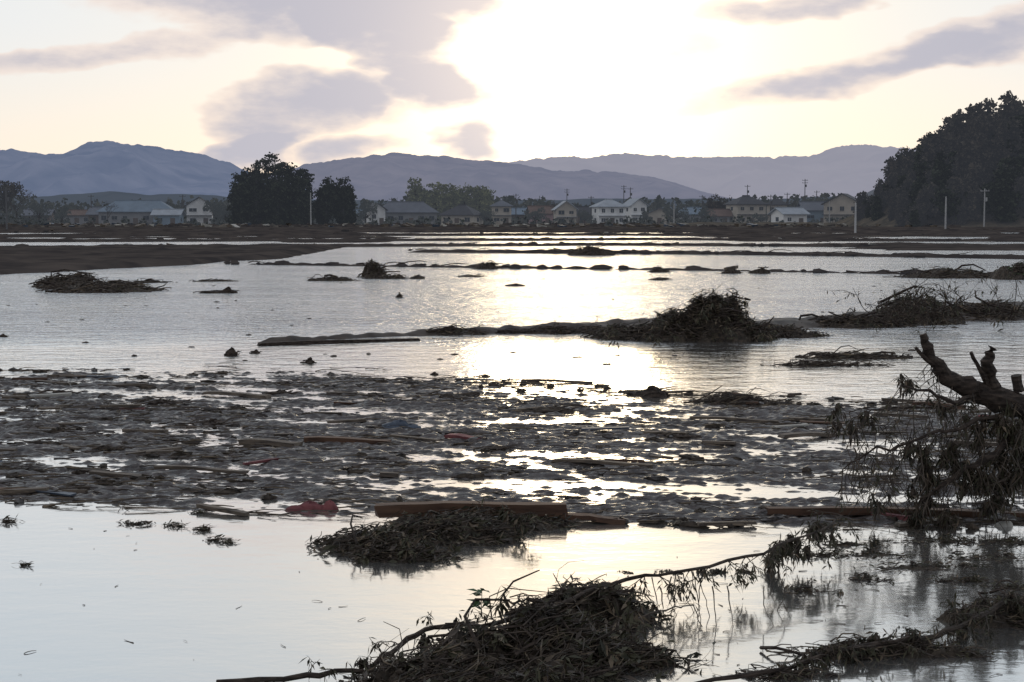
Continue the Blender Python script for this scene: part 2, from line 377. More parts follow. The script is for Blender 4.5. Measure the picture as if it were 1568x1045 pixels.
while cnt<5600:
    x=U(-9.5,11); y=U(12.8,28)
    t=float(dt(x));bb=float(db(x))
    if y>t or y<bb-.15: continue
    sk=y+.18*x
    dn=float(fbm(x*.5,sk*1.4,3,11))
    if dn<U(.36,.60): continue
    cnt+=1
    an=random.gauss(0,.30)-.16
    if R()<.10: an=U(0,3.14)
    k='twig' if R()<.5 else ('reed' if R()<.7 else 'bark')
    stick(b,(x,y,U(-.005,.03)),U(.06,.45)*(1 if R()<.93 else 1.9),U(.0015,.008),an,U(-.04,.08),k,curve=.10)
    if R()<.14:
        b.rock((x,y,.01),U(.03,.14),U(.02,.07),U(.01,.035),'clod' if R()<.7 else 'mat',an,8,4,.45)
    if R()<.022:
        b.box((x,y,.03),(U(.15,.7),U(.04,.10),U(.015,.04)),random.choice(('plank','plank2','plank2','bark','plank','bluetarp','pale','redcloth')) if R()<.5 else 'plank2',an,U(-.06,.06),.008)
b.obj('floating_reeds_and_sticks')
# timber pieces
def timber(name,a,c,wd,th,k='plank',z=.05):
    p=G(a[0],a[1],z);q=G(c[0],c[1],z); bb=MB(); n=9
    dx,dy=q[0]-p[0],q[1]-p[1]; l=math.hypot(dx,dy); nx,ny=-dy/l*wd/2,dx/l*wd/2
    V=[];Fc=[]
    for i in range(n+1):
        t=i/n; jx=U(-.01,.01); e=(U(-.04,.04) if i in (0,n) else 0)
        cx,cy=p[0]+dx*(t+e/l),p[1]+dy*(t+e/l)
        for (s_,h_) in ((-1,-1),(1,-1),(1,1),(-1,1)):
            V.append((cx+nx*s_+U(-.004,.004)+(U(-.03,.03) if i in(0,n) else 0),cy+ny*s_+jx,z+h_*th/2+.012*math.sin(t*5)+U(-.003,.003)))
    for i in range(n):
        for j in range(4): Fc.append((i*4+j,i*4+(j+1)%4,i*4+4+(j+1)%4,i*4+4+j))
    Fc+=[(3,2,1,0),tuple(n*4+j for j in range(4))]
    bb.prism(V,Fc,k); return bb.obj(name)
timber('timber_beam',(585,782),(872,778),.13,.10,z=.10)
timber('timber_beam',(1180,783),(1620,788),.10,.06,z=.04)
timber('timber_beam',(462,673),(592,676),.12,.05,z=.04)
timber('timber_beam',(310,602),(408,606),.12,.04,'plank2',z=.03)
timber('timber_beam',(800,583),(910,585),.10,.03,'plank2',z=.02)
timber('timber_beam',(680,668),(735,672),.14,.04,'redcloth',z=.03)
timber('timber_beam',(370,676),(460,680),.14,.05,'plank2',z=.04)
timber('timber_beam',(1200,668),(1290,664),.12,.04,'plank2',z=.03)
timber('timber_beam',(1400,618),(1480,622),.12,.04,z=.03)
timber('timber_beam',(860,792),(960,797),.10,.04,z=.03)
timber('fallen_log',(395,528),(640,520),.12,.07,'bark',z=.02)
timber('timber_beam',(840,705),(1000,712),.08,.03,'plank2',z=.03)
timber('timber_beam',(240,716),(380,722),.08,.03,'plank2',z=.03)
timber('timber_beam',(1060,640),(1190,645),.08,.03,'plank2',z=.03)
def lump(name,px,py,wpx,hpx,k,dep=.7,jit=.18):
    p=G(px,py); s=p[1]/F; bb=MB(); rx=wpx/2*s; rz=hpx*s
    for q in range(5):
        u=U(-.55,.55) if q else 0
        bb.rock((p[0]+u*rx,p[1]+U(-.3,.3)*rx*dep,0),rx*U(.35,.6),rx*dep*U(.4,.7),rz*(1-abs(u))*U(.7,1.0),k,U(-.3,.3),12,6,jit)
    if 'clod' in name:
        for _ in range(14): stick(bb,(p[0]+U(-1,1)*rx,p[1]+U(-.5,.5)*rx,rz*U(0,.5)),rx*U(.4,1.3),.004+.0002*p[1],random.gauss(0,.5),U(-.1,.25),'twig')
    return bb.obj(name,smooth=(k in('redcloth','bluetarp','pale')))
lump('red_cloth_bundle',472,781,80,14,'redcloth',.3,.16)
lump('red_cloth_bundle',505,781,44,16,'redcloth',.3,.16)
lump('plastic_container',1540,806,38,14,'pale',.5,.03)
lump('tarpaulin_bundle',612,657,75,13,'bluetarp',.5)
lump('mud_clod',1000,607,62,15,'bark',.6,.3)
for q in ((354,544,26,11),(475,556,22,7),(392,541,14,5),(350,449,24,10),(330,449,50,4),(612,456,10,9),(665,574,12,4),(742,577,12,4),(1130,618,90,9),(165,690,60,9),(430,604,50,7),(700,608,80,5),(5,516,14,5),(92,606,60,7),(90,664,50,10),(790,438,24,4),(438,590,40,5),(250,620,70,7),(850,630,90,7),(1040,670,70,7),(760,690,60,7),(330,650,60,7)):
    lump('floating_clod',*q,'clod' if R()<.6 else 'bark',.6,.35)
# ---------------------------------------------------------------- branches
def spray(b,p,d,Ln,r,depth,k='twig',leafk='leaf',droop=.25,leafp=.6,leafL=.07,floor=.0):
    P=[p];n=5; d=Vector(d).normalized()
    for i in range(n):
        d=(d+Vector((U(-.28,.28),U(-.28,.28),U(-.25,.25)-droop*.3))).normalized()
        q=Vector(P[-1])+d*(Ln/n)
        if q.z<floor: q.z=floor; d.z=abs(d.z)*.1
        P.append(tuple(q))
    b.tube(P,[r*(1-.75*i/n) for i in range(n+1)],k,5 if r>.01 else 4)
    if depth>0:
        for i in range(random.choice((2,3,4))):
            j=random.choice((1,2,3,4)); dd=(d+Vector((U(-1,1),U(-1,1),U(-.7,.4)))).normalized()
            spray(b,P[j],dd,Ln*U(.4,.7),r*.5,depth-1,k,leafk,droop,leafp,leafL,floor)
    if depth<=1:
        for j in range(1,n+1):
            for _ in range(2):
                if R()<leafp: b.leaf(P[j],(U(-1,1),U(-1,1),U(-1.2,.2)),leafL*U(.6,1.5),leafL*U(.08,.2),leafk if R()<.75 else 'reed',.6)
def clump(b,p,rad,n,Lf=.07,k='leaf'):
    sub=[(p[0]+random.gauss(0,rad*.5),p[1]+random.gauss(0,rad*.4),p[2]+random.gauss(0,rad*.5)) for _ in range(6)]
    for i in range(n):
        c=random.choice(sub); q=(c[0]+random.gauss(0,rad*.2),c[1]+random.gauss(0,rad*.2),max(.01,c[2]+random.gauss(0,rad*.28)))
        b.leaf(q,(U(-1,1),U(-1,1),U(-2.2,.1)),Lf*U(.6,1.9),Lf*U(.07,.2),k if R()<.5 else ('twig' if R()<.75 else 'reed'),.6)
    for c in sub: b.rock(c,rad*.22,rad*.2,rad*.3,'clod',R()*3,7,4,.5)
def path(b,pts,r0,r1,k='bark',sub=4,wob=.012,sides=7):
    P=[]
    for i in range(len(pts)-1):
        a,c=pts[i],pts[i+1]
        for s_ in range(sub):
            t=s_/sub; P.append(tuple(a[q]*(1-t)+c[q]*t+U(-wob,wob) for q in range(3)))
    P.append(tuple(pts[-1])); n=len(P)
    b.tube(P,[(r0+(r1-r0)*i/(n-1))*U(.82,1.2) for i in range(n)],k,sides); return P
# ---------------------------------------------------------------- tangled heaps
def heap(name,px,py,wm,dm,hm,ntw,nleaf,lt=.5,rt=.008,ang=0,spread=1.2,up=.35,kmix=(.55,.18,.27),leafk='leaf',leafL=.09,rot=0,mound='clod',crook=0):
    cx,cy,_=G(px,py); b=MB(); cr,sr=math.cos(rot),math.sin(rot); sd_=R()*50
    far=cy>25
    if far: lt*=.6; up*=.6; nleaf=int(nleaf*1.1)
    n=60; V=[];Fc=[]
    uu=np.linspace(-1.05,1.05,n); UU,VV=np.meshgrid(uu,uu); RR=np.sqrt(UU**2+VV**2); Q=np.clip(1-RR**2,0,None)
    ZZ=hm*Q*(-.15+1.6*fbm(UU*3.5+sd_,VV*3.5,3,3))+min(.18,hm)*(fbm(UU*10+sd_,VV*10,3,8)-.5)-.02-(.35*np.clip(RR-.6+.9*(fbm(UU*3+sd_,VV*3,3,5)-.5),0,1))
    for j in range(n):
        for i in range(n):
            x,y=UU[j,i]*wm/2,VV[j,i]*dm/2; V.append((cx+x*cr-y*sr,cy+x*sr+y*cr,float(ZZ[j,i])))
    for j in range(n-1):
        for i in range(n-1):
            q=(j*n+i,j*n+i+1,(j+1)*n+i+1,(j+1)*n+i)
            if max(V[a][2] for a in q)>-.01: Fc.append(q)
    b.prism(V,Fc,mound)
    nb=9; bun=[(random.gauss(0,.4),random.gauss(0,.4),random.gauss(ang,spread)) for _ in range(nb)]
    def sp():
        while 1:
            if R()<.6:
                q=random.choice(bun); u,v,a=random.gauss(q[0],.16),random.gauss(q[1],.16),random.gauss(q[2],.35)
            else: u,v,a=random.gauss(0,.45),random.gauss(0,.45),random.gauss(ang,spread)
            if u*u+v*v<1: break
        i=int((u/2.1+.5)*(n-1));j=int((v/2.1+.5)*(n-1)); x,y=u*wm/2,v*dm/2
        return (cx+x*cr-y*sr,cy+x*sr+y*cr,max(.0,float(ZZ[j,i]))),a
    for i in range(ntw):
        p,a=sp(); q=R(); k='twig' if q<kmix[0] else ('reed' if q<kmix[0]+kmix[1] else 'bark')
        big=R()<.05
        stick(b,(p[0],p[1],p[2]+U(-.01,.02)),U(.2,1.2)*lt*(1.6 if big else 1),U(.4,1.3)*rt*(2.2 if big else 1),a,random.gauss(.02,up),k if not big else 'bark',4,.4)
    for i in range(nleaf):
        p,a=sp(); q=R(); b.leaf((p[0],p[1],p[2]+U(0,.1*hm+.02)),(math.cos(a)+U(-.6,.6),math.sin(a)+U(-.6,.6),random.gauss(.05,.35)),U(.5,1.5)*leafL,U(.05,.18)*leafL,leafk if q<.55 else ('reed' if q<.68 else 'twig'))
    for i in range(ntw//7):
        p,a=sp(); s_=U(.04,.12)*lt; b.rock((p[0],p[1],p[2]),s_*1.5,s_,s_*.8,'clod',R()*3,7,4,.5)
    for i in range(crook):
        p,a=sp(); spray(b,p,(math.cos(a),math.sin(a),U(.0,.7)),lt*U(.7,1.5),rt*U(1,2.2),2,'bark',droop=.1,leafp=.3,leafL=leafL*.8)
    return b.obj(name)
heap('debris_heap',820,1015,1.4,.95,.27,1500,3000,.24,.0042,.3,1.2,.3,crook=18)
heap('debris_heap',720,1060,1.5,.8,.20,1000,2000,.24,.0042,.2,1.2,.3,crook=10)
heap('debris_heap',905,950,.95,.8,.22,700,1800,.20,.004,.4,1.1,.3,crook=12)
heap('debris_heap',965,1010,.5,.5,.07,200,500,.18,.004,.4,.9,.2,crook=3)
heap('debris_heap',560,838,.9,1.0,.12,400,900,.2,.004,0,1.0,.25,crook=8)
heap('debris_heap',690,815,1.3,1.3,.15,700,1500,.22,.004,0,1.0,.22,crook=8)
heap('debris_heap',800,805,.95,.7,.07,250,400,.2,.004,0,.8,.15,crook=3)
heap('debris_heap',620,855,.9,.4,.07,260,400,.18,.004,0,1.0,.2,crook=5)
heap('brush_heap',1095,520,2.6,1.6,.85,1300,2600,.7,.009,.2,1.1,.5,leafL=.13,crook=14)
heap('brush_heap',1040,520,2.4,1.3,.60,900,1500,.7,.009,.2,1.1,.4,leafL=.13,crook=10)
heap('brush_heap',970,518,2.2,1.2,.26,500,700,.6,.009,0,.9,.3,leafL=.12,crook=4)
heap('brush_heap',1190,515,2.2,1.4,.24,400,400,.6,.010,0,.9,.3,leafL=.12,crook=4)
heap('brush_heap',1400,494,2.6,2.2,.55,800,1200,1.0,.012,.4,1.0,.5,leafL=.13,crook=8)
heap('brush_heap',1500,488,4.0,2.2,.34,700,700,1.1,.014,.2,.9,.35,leafL=.13,crook=6)
heap('brush_heap',1310,500,3.0,1.6,.24,400,400,.8,.012,0,.9,.3,leafL=.12,crook=4)
heap('brush_heap',860,510,3,.9,.12,260,260,.7,.010,0,.5,.15,crook=3)
heap('brush_heap',690,512,2.0,.7,.12,200,200,.6,.012,.1,.5,.2,crook=3)
heap('brush_heap',165,446,4.0,3.5,.24,400,400,1.4,.018,0,.7,.15,leafL=.16)
heap('brush_heap',105,440,2.6,4,.50,300,300,1.4,.018,0,.7,.15,leafL=.16)
heap('brush_heap',573,425,1.2,1.6,.72,150,200,.8,.016,0,.9,.25,leafL=.16)
heap('brush_heap',595,427,1.6,1.2,.22,80,100,.8,.016,0,.8,.2,leafL=.16)
heap('brush_heap',505,430,2.4,1.4,.16,100,80,.8,.016,0,.5,.1)
heap('brush_heap',905,391,3.6,2.4,.65,120,200,1.2,.025,0,.8,.15,leafL=.2)
heap('brush_heap',745,412,1.4,2,.34,80,100,1.0,.016,0,.8,.2,leafL=.2)
heap('brush_heap',1310,548,2.4,.6,.09,220,120,.7,.008,0,.4,.1)
heap('brush_heap',1270,560,2.4,.3,.05,160,60,.7,.006,0,.3,.1)
heap('brush_heap',1130,616,1.3,.8,.08,160,100,.4,.006,0,.5,.15)
heap('brush_heap',1455,425,5,3,.34,220,200,1.4,.018,0,.7,.2,leafL=.2)
heap('brush_heap',1560,427,3,3,.75,150,400,1.0,.018,0,.9,.3,leafL=.18,leafk='leafg')
for (px,py,w_,h_) in ((225,433,2.4,.09),(330,431,2,.08),(1120,419,1.2,.2),(1165,419,1.2,.24),(1010,417,1.2,.16),(640,427,.8,.12),(1010,429,.8,.08),(720,424,1.4,.06)):
    heap('floating_brush',px,py,w_,1.0,h_,40,40,.6,.012,0,.5,.08,leafL=.15)
b=MB()
for i in range(26):
    p=G(U(1340,1568),490,.25); spray(b,p,(U(-1,1),U(-.4,.4),U(.1,.9)),U(.5,1.4),.014,2,'bark',droop=0,leafp=.1,leafL=.12)
for i in range(8):
    p=G(U(960,1190),515,.3); spray(b,p,(U(-1,1),U(-.4,.4),U(.1,.8)),U(.3,.6),.009,2,'bark',droop=0,leafp=.2,leafL=.1)
b.obj('bare_branches')
for (px,py,w_,d_) in ((205,803,.36,.10),(265,806,.26,.08),(310,812,.26,.06),(330,828,.22,.06),(350,832,.16,.05),(35,866,.12,.04),(12,800,.2,.06),(300,786,.2,.05),(1320,888,.3,.2),(1230,905,.25,.2),(1400,870,1.1,.4),(1500,855,.9,.4),(1330,850,.7,.3),(1450,830,1.4,.4),(1550,900,.6,.25),(1300,835,.6,.2),(1250,850,.5,.25),(1480,890,.6,.25),(1540,830,.9,.4)):
    heap('floating_twigs',px,py,w_,d_,.03,int(w_*50),20+int(w_*130),.10,.0025,0,.6,.08,leafL=.05,crook=2 if px>1200 else 0)
b=MB()
for i in range(130):
    px,py=(U(0,650),U(795,1035)) if i<26 else (U(1000,1568),U(830,1040))
    p=G(px,py); stick(b,(p[0],p[1],.003),U(.02,.10),U(.001,.003),U(0,3.14),0.02,'twig',4,.1)
for i in range(60):
    p=G(U(0,1568),U(425,560)); b.rock((p[0],p[1],.0),U(.03,.10),U(.03,.08),U(.01,.03),'twig')
b.obj('floating_scraps')
b=MB()
P=path(b,[G(330,1043,.03),G(470,1036,.03),G(560,1026,.05),G(610,990,.08),G(660,962,.12),G(760,955,.16),G(860,925,.2),G(930,895,.22)],.015,.014,wob=.016)
for i in range(2,len(P),2): spray(b,P[i],(U(-1,1),U(-1,1),U(-.3,.8)),U(.08,.25),.004,1,leafL=.045,leafp=.4)
for (px,py) in ((560,1020),(590,1010),(650,975),(700,960)): clump(b,G(px,py,.06),.05,60,.045)
P=path(b,[G(560,1026,.04),G(600,1040,.04),G(640,1030,.1),G(690,975,.14)],.008,.006)
P=path(b,[G(860,905,.22),G(960,888,.24),G(1060,872,.26),G(1170,846,.28),G(1255,812,.30),G(1290,790,.3)],.012,.007)
for i in range(2,len(P)):
    for _ in range(2): spray(b,P[i],(U(-1,1),U(-.6,.6),U(-1,.3)),U(.1,.25),.004,1,leafL=.05,droop=.5,leafp=.4)
for (px,py,rr,n) in ((1035,915,.08,170),(1100,885,.07,130),(1180,850,.11,300),(1215,835,.1,220),(1250,815,.08,140),(1140,895,.06,90),(960,890,.05,60),(1030,945,.05,80),(1075,880,.05,60)):
    clump(b,PD(px,py,11.3),rr,n,.05)
P=path(b,[G(980,945,.1),G(1035,930,.16),G(1060,925,.1),G(1075,960,.01)],.006,.003,'twig')
for i in range(14):
    x=U(960,1220); a=G(x,U(870,900),.24); path(b,[a,(a[0]+U(-.05,.05),a[1]+U(-.1,.1),.1),(a[0]+U(-.08,.08),a[1]+U(-.1,.1),-.02)],.004,.002,'twig',3,.006,4)
b.obj('fallen_branch')
b=MB()
P=path(b,[G(1060,1046,.02),G(1190,1030,.03),G(1260,1003,.06),G(1350,985,.08),G(1430,975,.08),G(1500,945,.12),G(1545,915,.16),G(1620,930,.14)],.013,.018)
for i in range(3,len(P)):
    for _ in range(2): spray(b,P[i],(U(-1,1),U(-1,1),U(-.4,.5)),U(.1,.22),.004,1,leafL=.045,leafp=.4)
for (px,py,rr,n) in ((1250,1005,.08,130),(1340,990,.08,130),(1400,985,.06,100),(1470,965,.06,120),(1520,940,.10,260),(1300,1000,.06,80),(1550,930,.08,160)):
    clump(b,G(px,py,.05),rr,n,.045)
b.obj('fallen_branch')
heap('debris_heap',1370,1000,1.4,.3,.08,300,500,.16,.004,.2,.8,.15,leafL=.045,crook=4)
heap('debris_heap',1520,952,.8,.4,.14,260,460,.16,.004,.2,.9,.2,leafL=.045,crook=4)
heap('debris_heap',1200,1035,.6,.2,.04,120,200,.14,.003,.2,.8,.15,leafL=.045)
b=MB(); base=G(738,948,.15)
path(b,[base,(base[0]-.005,base[1],base[2]+.08),(base[0],base[1],base[2]+.17)],.004,.002,'twig',3,.002,5)
for i in range(26):
    h=U(.04,.18); a=R()*6.28; b.leaf((base[0],base[1],base[2]+h),(math.cos(a),math.sin(a)*.7,U(-.2,.9)),U(.06,.11),U(.012,.02),'leafg',.4)
b.obj('leafy_sprig')
# ---------------------------------------------------------------- uprooted tree
b=MB(); D=13.2
T=path(b,[PD(1760,770,D+.5),PD(1640,690,D+.2),PD(1568,624,D),PD(1500,602,D),PD(1450,578,D-.1),PD(1425,548,D-.15),PD(1413,512,D-.2)],.15,.030,'bark',5,.014,11)
path(b,[PD(1530,612,D),PD(1518,580,D),PD(1512,555,D-.05),PD(1520,533,D-.05)],.055,.038,'bark',3,.012,9)
path(b,[PD(1515,600,D),PD(1500,565,D-.05),PD(1487,540,D-.1)],.028,.014,'bark',3,.01,7)
path(b,[PD(1440,565,D-.1),PD(1418,550,D-.2),PD(1402,532,D-.2)],.025,.012,'bark',3,.01,7)
path(b,[PD(1560,600,D),PD(1556,575,D)],.05,.04,'bark',2,.008,8)
P1=path(b,[PD(1500,604,D),PD(1460,615,D-.3),PD(1420,600,D-.4),PD(1380,590,D-.5)],.022,.008,'bark',3,.02,6)
P2=path(b,[PD(1568,640,D),PD(1530,690,D-.3),PD(1480,720,D-.4),PD(1420,760,D-.3),PD(1400,800,D-.2)],.035,.010,'bark',4,.03,6)
P3=path(b,[PD(1540,630,D),PD(1480,650,D-.3),PD(1420,670,D-.4),PD(1340,690,D-.3),PD(1290,720,D-.2)],.022,.005,'bark',4,.03,6)
P4=path(b,[PD(1480,620,D),PD(1430,625,D+.2),PD(1370,620,D+.3),PD(1300,632,D+.4)],.013,.004,'bark',4,.025,5)
for PP,n in ((P1,1),(P2,2),(P3,2),(P4,1),(T[8:26],1)):
    for p in PP:
        for _ in range(n): spray(b,p,(U(-1,.4),U(-.8,.8),U(-1.2,.1)),U(.15,.42),.005,1,droop=.6,leafL=.055,leafp=.16)
for (px,py,rr,n) in ((1285,645,.10,110),(1330,635,.07,60),(1385,585,.07,120),(1400,700,.12,260),(1460,690,.11,240),(1420,760,.13,320),(1540,720,.17,460),(1500,740,.13,320),(1560,660,.12,340),(1410,800,.09,190),(1350,770,.07,80),(1570,700,.17,400),(1440,620,.05,60),(1540,640,.10,220),(1480,720,.1,220),(1530,770,.1,200),(1450,790,.08,150),(1500,660,.1,200)):
    clump(b,PD(px,py,D-.2),rr,n,.06)
for i in range(200):
    x=U(1310,1600); t=U(625,740)+(1600-x)*.05; a=PD(x,t,D+U(-.5,.3)); l=U(.15,.5)
    P=[a,(a[0]+U(-.1,.1),a[1],a[2]-l*.4),(a[0]+U(-.06,.06),a[1],a[2]-l*.7),(a[0]+U(-.16,.16),a[1]+U(-.05,.05),max(0,a[2]-l))]
    b.tube(P,[.004,.0035,.003,.0015],'twig',4)
b.obj('uprooted_tree')
# ---------------------------------------------------------------- far scatter of wreckage
b=MB()
for i in range(600):
    q=R(); f,h,wd,x0,x1=random.choice(L1)
    x=U(max(x0,-110),min(x1,110)); y=float(f(x))+random.gauss(0,wd*.6)
    if abs(x)>y*.36+5: continue
    s_=U(.08,.26)*(1+y*.003)
    if q<.5: b.rock((x,y,h*.6),s_*1.8,s_,s_*.5,'mudfar',U(0,3))
    elif q<.93: stick(b,(x,y,h*.9),U(.6,2),.03,random.gauss(0,.5),random.gauss(.02,.05),'bark')
    else: b.box((x,y,h),(s_*2,s_,s_*.5),'pale' if R()<.35 else 'plank2',U(0,3),.2,.05)
for i in range(1100):
    x=U(-130,130);y=U(325,440); s_=U(.3,1.0); b.rock((x,y,.3),s_*1.8,s_,s_*U(.3,.8),'mudfar' if R()<.8 else 'grass',U(0,3))
    if R()<.18: b.box((x+1,y,.6),(U(.5,2.5),1,U(.3,.8)),random.choice(('pale','plank2','bluetarp','plank2')),U(0,3),U(-.3,.3),.1)
b.obj('distant_wreckage')
def embz(X,Y):
    return .2+1.0*np.exp(-((Y-405-(X-60)*.1)/9)**2)*np.clip((X-25)/20,0,1)+.5*(fbm(X*.3,Y*.3,3,2)-.5)
gridmesh('grass_embankment',np.linspace(20,170,180),np.linspace(385,430,50),embz,'grass',cut=.25)
# ---------------------------------------------------------------- trees
def conifer(h,r,n,k='ctree',seed=0,top=.12,low=.12,ls=.32):
    random.seed(seed); b=MB(); b.tube([(0,0,-1),(0.1,0,h*.4),(.0,.1,h*.95)],[.28,.2,.04],'trunk',6)
    for i in range(n):
        t=low+(1-low)*(1-math.sqrt(R()))*1.0 if R()<.6 else U(low,1)
        a=R()*6.28; lobe=.72+.38*math.sin(a*3+t*17+seed)*math.cos(a*2-t*9)
        rr=r*lobe*((1-t)**.62*(1-top)+top)*(1 if t>low+.08 else .7)
        c=(math.cos(a)*rr*U(.55,1),math.sin(a)*rr*U(.55,1),h*t-rr*.15)
        if i%3==0: b.tube([(0,0,h*t+.2),c],[.06,.02],'trunk',3)
        for _ in range(7):
            b.quad((c[0]+random.gauss(0,.42),c[1]+random.gauss(0,.42),c[2]+random.gauss(0,.28)),ls*U(.6,1.2),k)
    return b.mesh('conifer')
def broad(h,r,n,k='htree',seed=0,ls=.3):
    random.seed(seed); b=MB(); b.tube([(0,0,-1),(0,.1,h*.3),(.2,0,h*.6)],[.3,.22,.1],'trunk',6)
    lob=[(random.gauss(0,r*.45),random.gauss(0,r*.45),U(h*.4,h*.88),U(.28,.5)*r) for _ in range(11)]
    for l in lob: b.tube([(0,0,h*.3),(l[0]*.5,l[1]*.5,(h*.3+l[2])/2),l[:3]],[.14,.09,.03],'trunk',4)
    for i in range(n):
        l=random.choice(lob); a=R()*6.28;z=U(-1,1);q=math.sqrt(1-z*z);rr=l[3]*U(.6,1.08)
        c=(l[0]+q*math.cos(a)*rr,l[1]+q*math.sin(a)*rr,l[2]+z*rr*.85)
        for _ in range(6): b.quad((c[0]+random.gauss(0,.3),c[1]+random.gauss(0,.3),c[2]+random.gauss(0,.3)),ls*U(.6,1.2),k)
    return b.mesh('broadleaf')
def bare(h,r,seed=0):
    random.seed(seed); b=MB()
    def br(p,d,l,rr,dep):
        q=tuple(p[i]+d[i]*l for i in range(3)); b.tube([p,tuple((p[i]+q[i])/2+U(-.06,.06)*l for i in range(3)),q],[rr,rr*.8,rr*.6],'trunk',4)
        if dep==0: return
        for _ in range(3 if dep>1 else 4):
            dd=Vector((d[0]+U(-.8,.8),d[1]+U(-.8,.8),d[2]+U(-.3,.35))).normalized(); br(q,tuple(dd),l*U(.6,.8),rr*.55,dep-1)
    br((0,0,-.5),(0,0,1),h*.3,.22,5); return b.mesh('bare_tree')
def place(me,name,px,D,zb=.2,s=1,parent=None,sz=None,rz=None):
    o=bpy.data.objects.new(name,me); bpy.context.collection.objects.link(o)
    x=D*(px-784)/F*ca; o.location=(x,D,zb); o.scale=(s,s,sz or s); o.rotation_euler=(0,0,R()*6.28 if rz is None else rz)
    if parent: o.parent=parent
    return o
def Ht(py,D,zb=.2): return (333-py)*D/F/1.0+CH-zb
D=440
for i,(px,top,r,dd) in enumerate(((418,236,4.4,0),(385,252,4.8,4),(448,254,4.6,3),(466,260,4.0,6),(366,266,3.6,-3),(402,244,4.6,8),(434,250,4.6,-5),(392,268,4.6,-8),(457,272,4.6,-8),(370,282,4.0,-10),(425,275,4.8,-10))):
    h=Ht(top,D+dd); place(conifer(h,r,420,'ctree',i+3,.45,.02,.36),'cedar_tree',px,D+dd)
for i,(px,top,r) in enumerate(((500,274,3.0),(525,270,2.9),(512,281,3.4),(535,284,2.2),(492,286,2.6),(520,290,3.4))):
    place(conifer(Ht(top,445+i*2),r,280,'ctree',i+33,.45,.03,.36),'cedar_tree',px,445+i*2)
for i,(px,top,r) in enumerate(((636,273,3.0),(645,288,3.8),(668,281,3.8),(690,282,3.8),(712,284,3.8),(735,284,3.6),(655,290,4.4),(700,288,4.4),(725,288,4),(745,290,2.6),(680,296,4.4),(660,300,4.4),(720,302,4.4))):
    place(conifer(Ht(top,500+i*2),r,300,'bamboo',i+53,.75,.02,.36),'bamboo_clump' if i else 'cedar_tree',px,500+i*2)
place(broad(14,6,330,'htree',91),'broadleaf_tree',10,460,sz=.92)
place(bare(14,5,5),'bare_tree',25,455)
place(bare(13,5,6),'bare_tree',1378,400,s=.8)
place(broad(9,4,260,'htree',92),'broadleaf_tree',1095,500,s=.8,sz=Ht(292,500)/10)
gt=[broad(9,4,200,'line',300+i) for i in range(4)]
for i,(px,dd,s) in enumerate(((560,470,.7),(1035,480,.7),(990,450,.45),(1080,450,.5),(895,470,.5),(820,480,.6),(1225,450,.4),(330,440,.7),(345,436,.6),(1165,450,.4),(95,440,.6),(60,450,.7),(745,440,.5))):
    place(gt[i%4],'garden_tree',px,dd,s=s)
place(bare(10,4,8),'bare_tree',1215,470,s=.9); place(bare(10,4,9),'bare_tree',850,500,s=.9); place(bare(10,4,10),'bare_tree',165,440,s=.8)
random.seed(21)
def hz(X,Y):
    top=np.interp(X,[78,85,91,100,112,135,170,230],[0,4,10,14.5,17.5,23,26,20])
    return -.3+top*np.exp(-np.clip((362+ -0*X -Y),0,None)**2/ (2*14**2))*np.exp(-np.clip(Y-372,0,None)**2/(2*40**2))
gridmesh('wooded_hill',np.linspace(70,260,100),np.linspace(315,480,80),hz,'grass',cut=.0)
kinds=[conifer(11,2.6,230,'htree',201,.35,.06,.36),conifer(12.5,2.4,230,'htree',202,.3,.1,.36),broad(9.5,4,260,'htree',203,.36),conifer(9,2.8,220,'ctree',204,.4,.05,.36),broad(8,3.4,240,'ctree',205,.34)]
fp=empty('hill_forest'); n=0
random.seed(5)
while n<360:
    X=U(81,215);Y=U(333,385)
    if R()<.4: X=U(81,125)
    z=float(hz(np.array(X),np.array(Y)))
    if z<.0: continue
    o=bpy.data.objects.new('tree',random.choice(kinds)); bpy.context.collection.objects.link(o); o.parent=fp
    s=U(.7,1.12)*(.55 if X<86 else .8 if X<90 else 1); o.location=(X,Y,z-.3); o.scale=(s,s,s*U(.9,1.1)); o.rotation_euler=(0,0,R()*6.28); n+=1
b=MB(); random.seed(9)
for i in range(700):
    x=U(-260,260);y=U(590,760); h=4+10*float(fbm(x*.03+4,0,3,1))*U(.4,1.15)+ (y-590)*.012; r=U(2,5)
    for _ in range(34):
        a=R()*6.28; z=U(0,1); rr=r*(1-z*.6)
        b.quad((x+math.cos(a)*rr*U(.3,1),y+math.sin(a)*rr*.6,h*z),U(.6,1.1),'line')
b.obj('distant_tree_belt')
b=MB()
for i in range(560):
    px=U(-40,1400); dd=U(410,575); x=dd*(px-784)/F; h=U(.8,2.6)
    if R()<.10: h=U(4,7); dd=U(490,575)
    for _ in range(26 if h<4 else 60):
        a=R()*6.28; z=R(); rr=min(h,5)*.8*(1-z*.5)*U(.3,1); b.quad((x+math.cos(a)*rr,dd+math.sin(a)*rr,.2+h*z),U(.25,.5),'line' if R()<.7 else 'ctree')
b.obj('garden_shrubs')
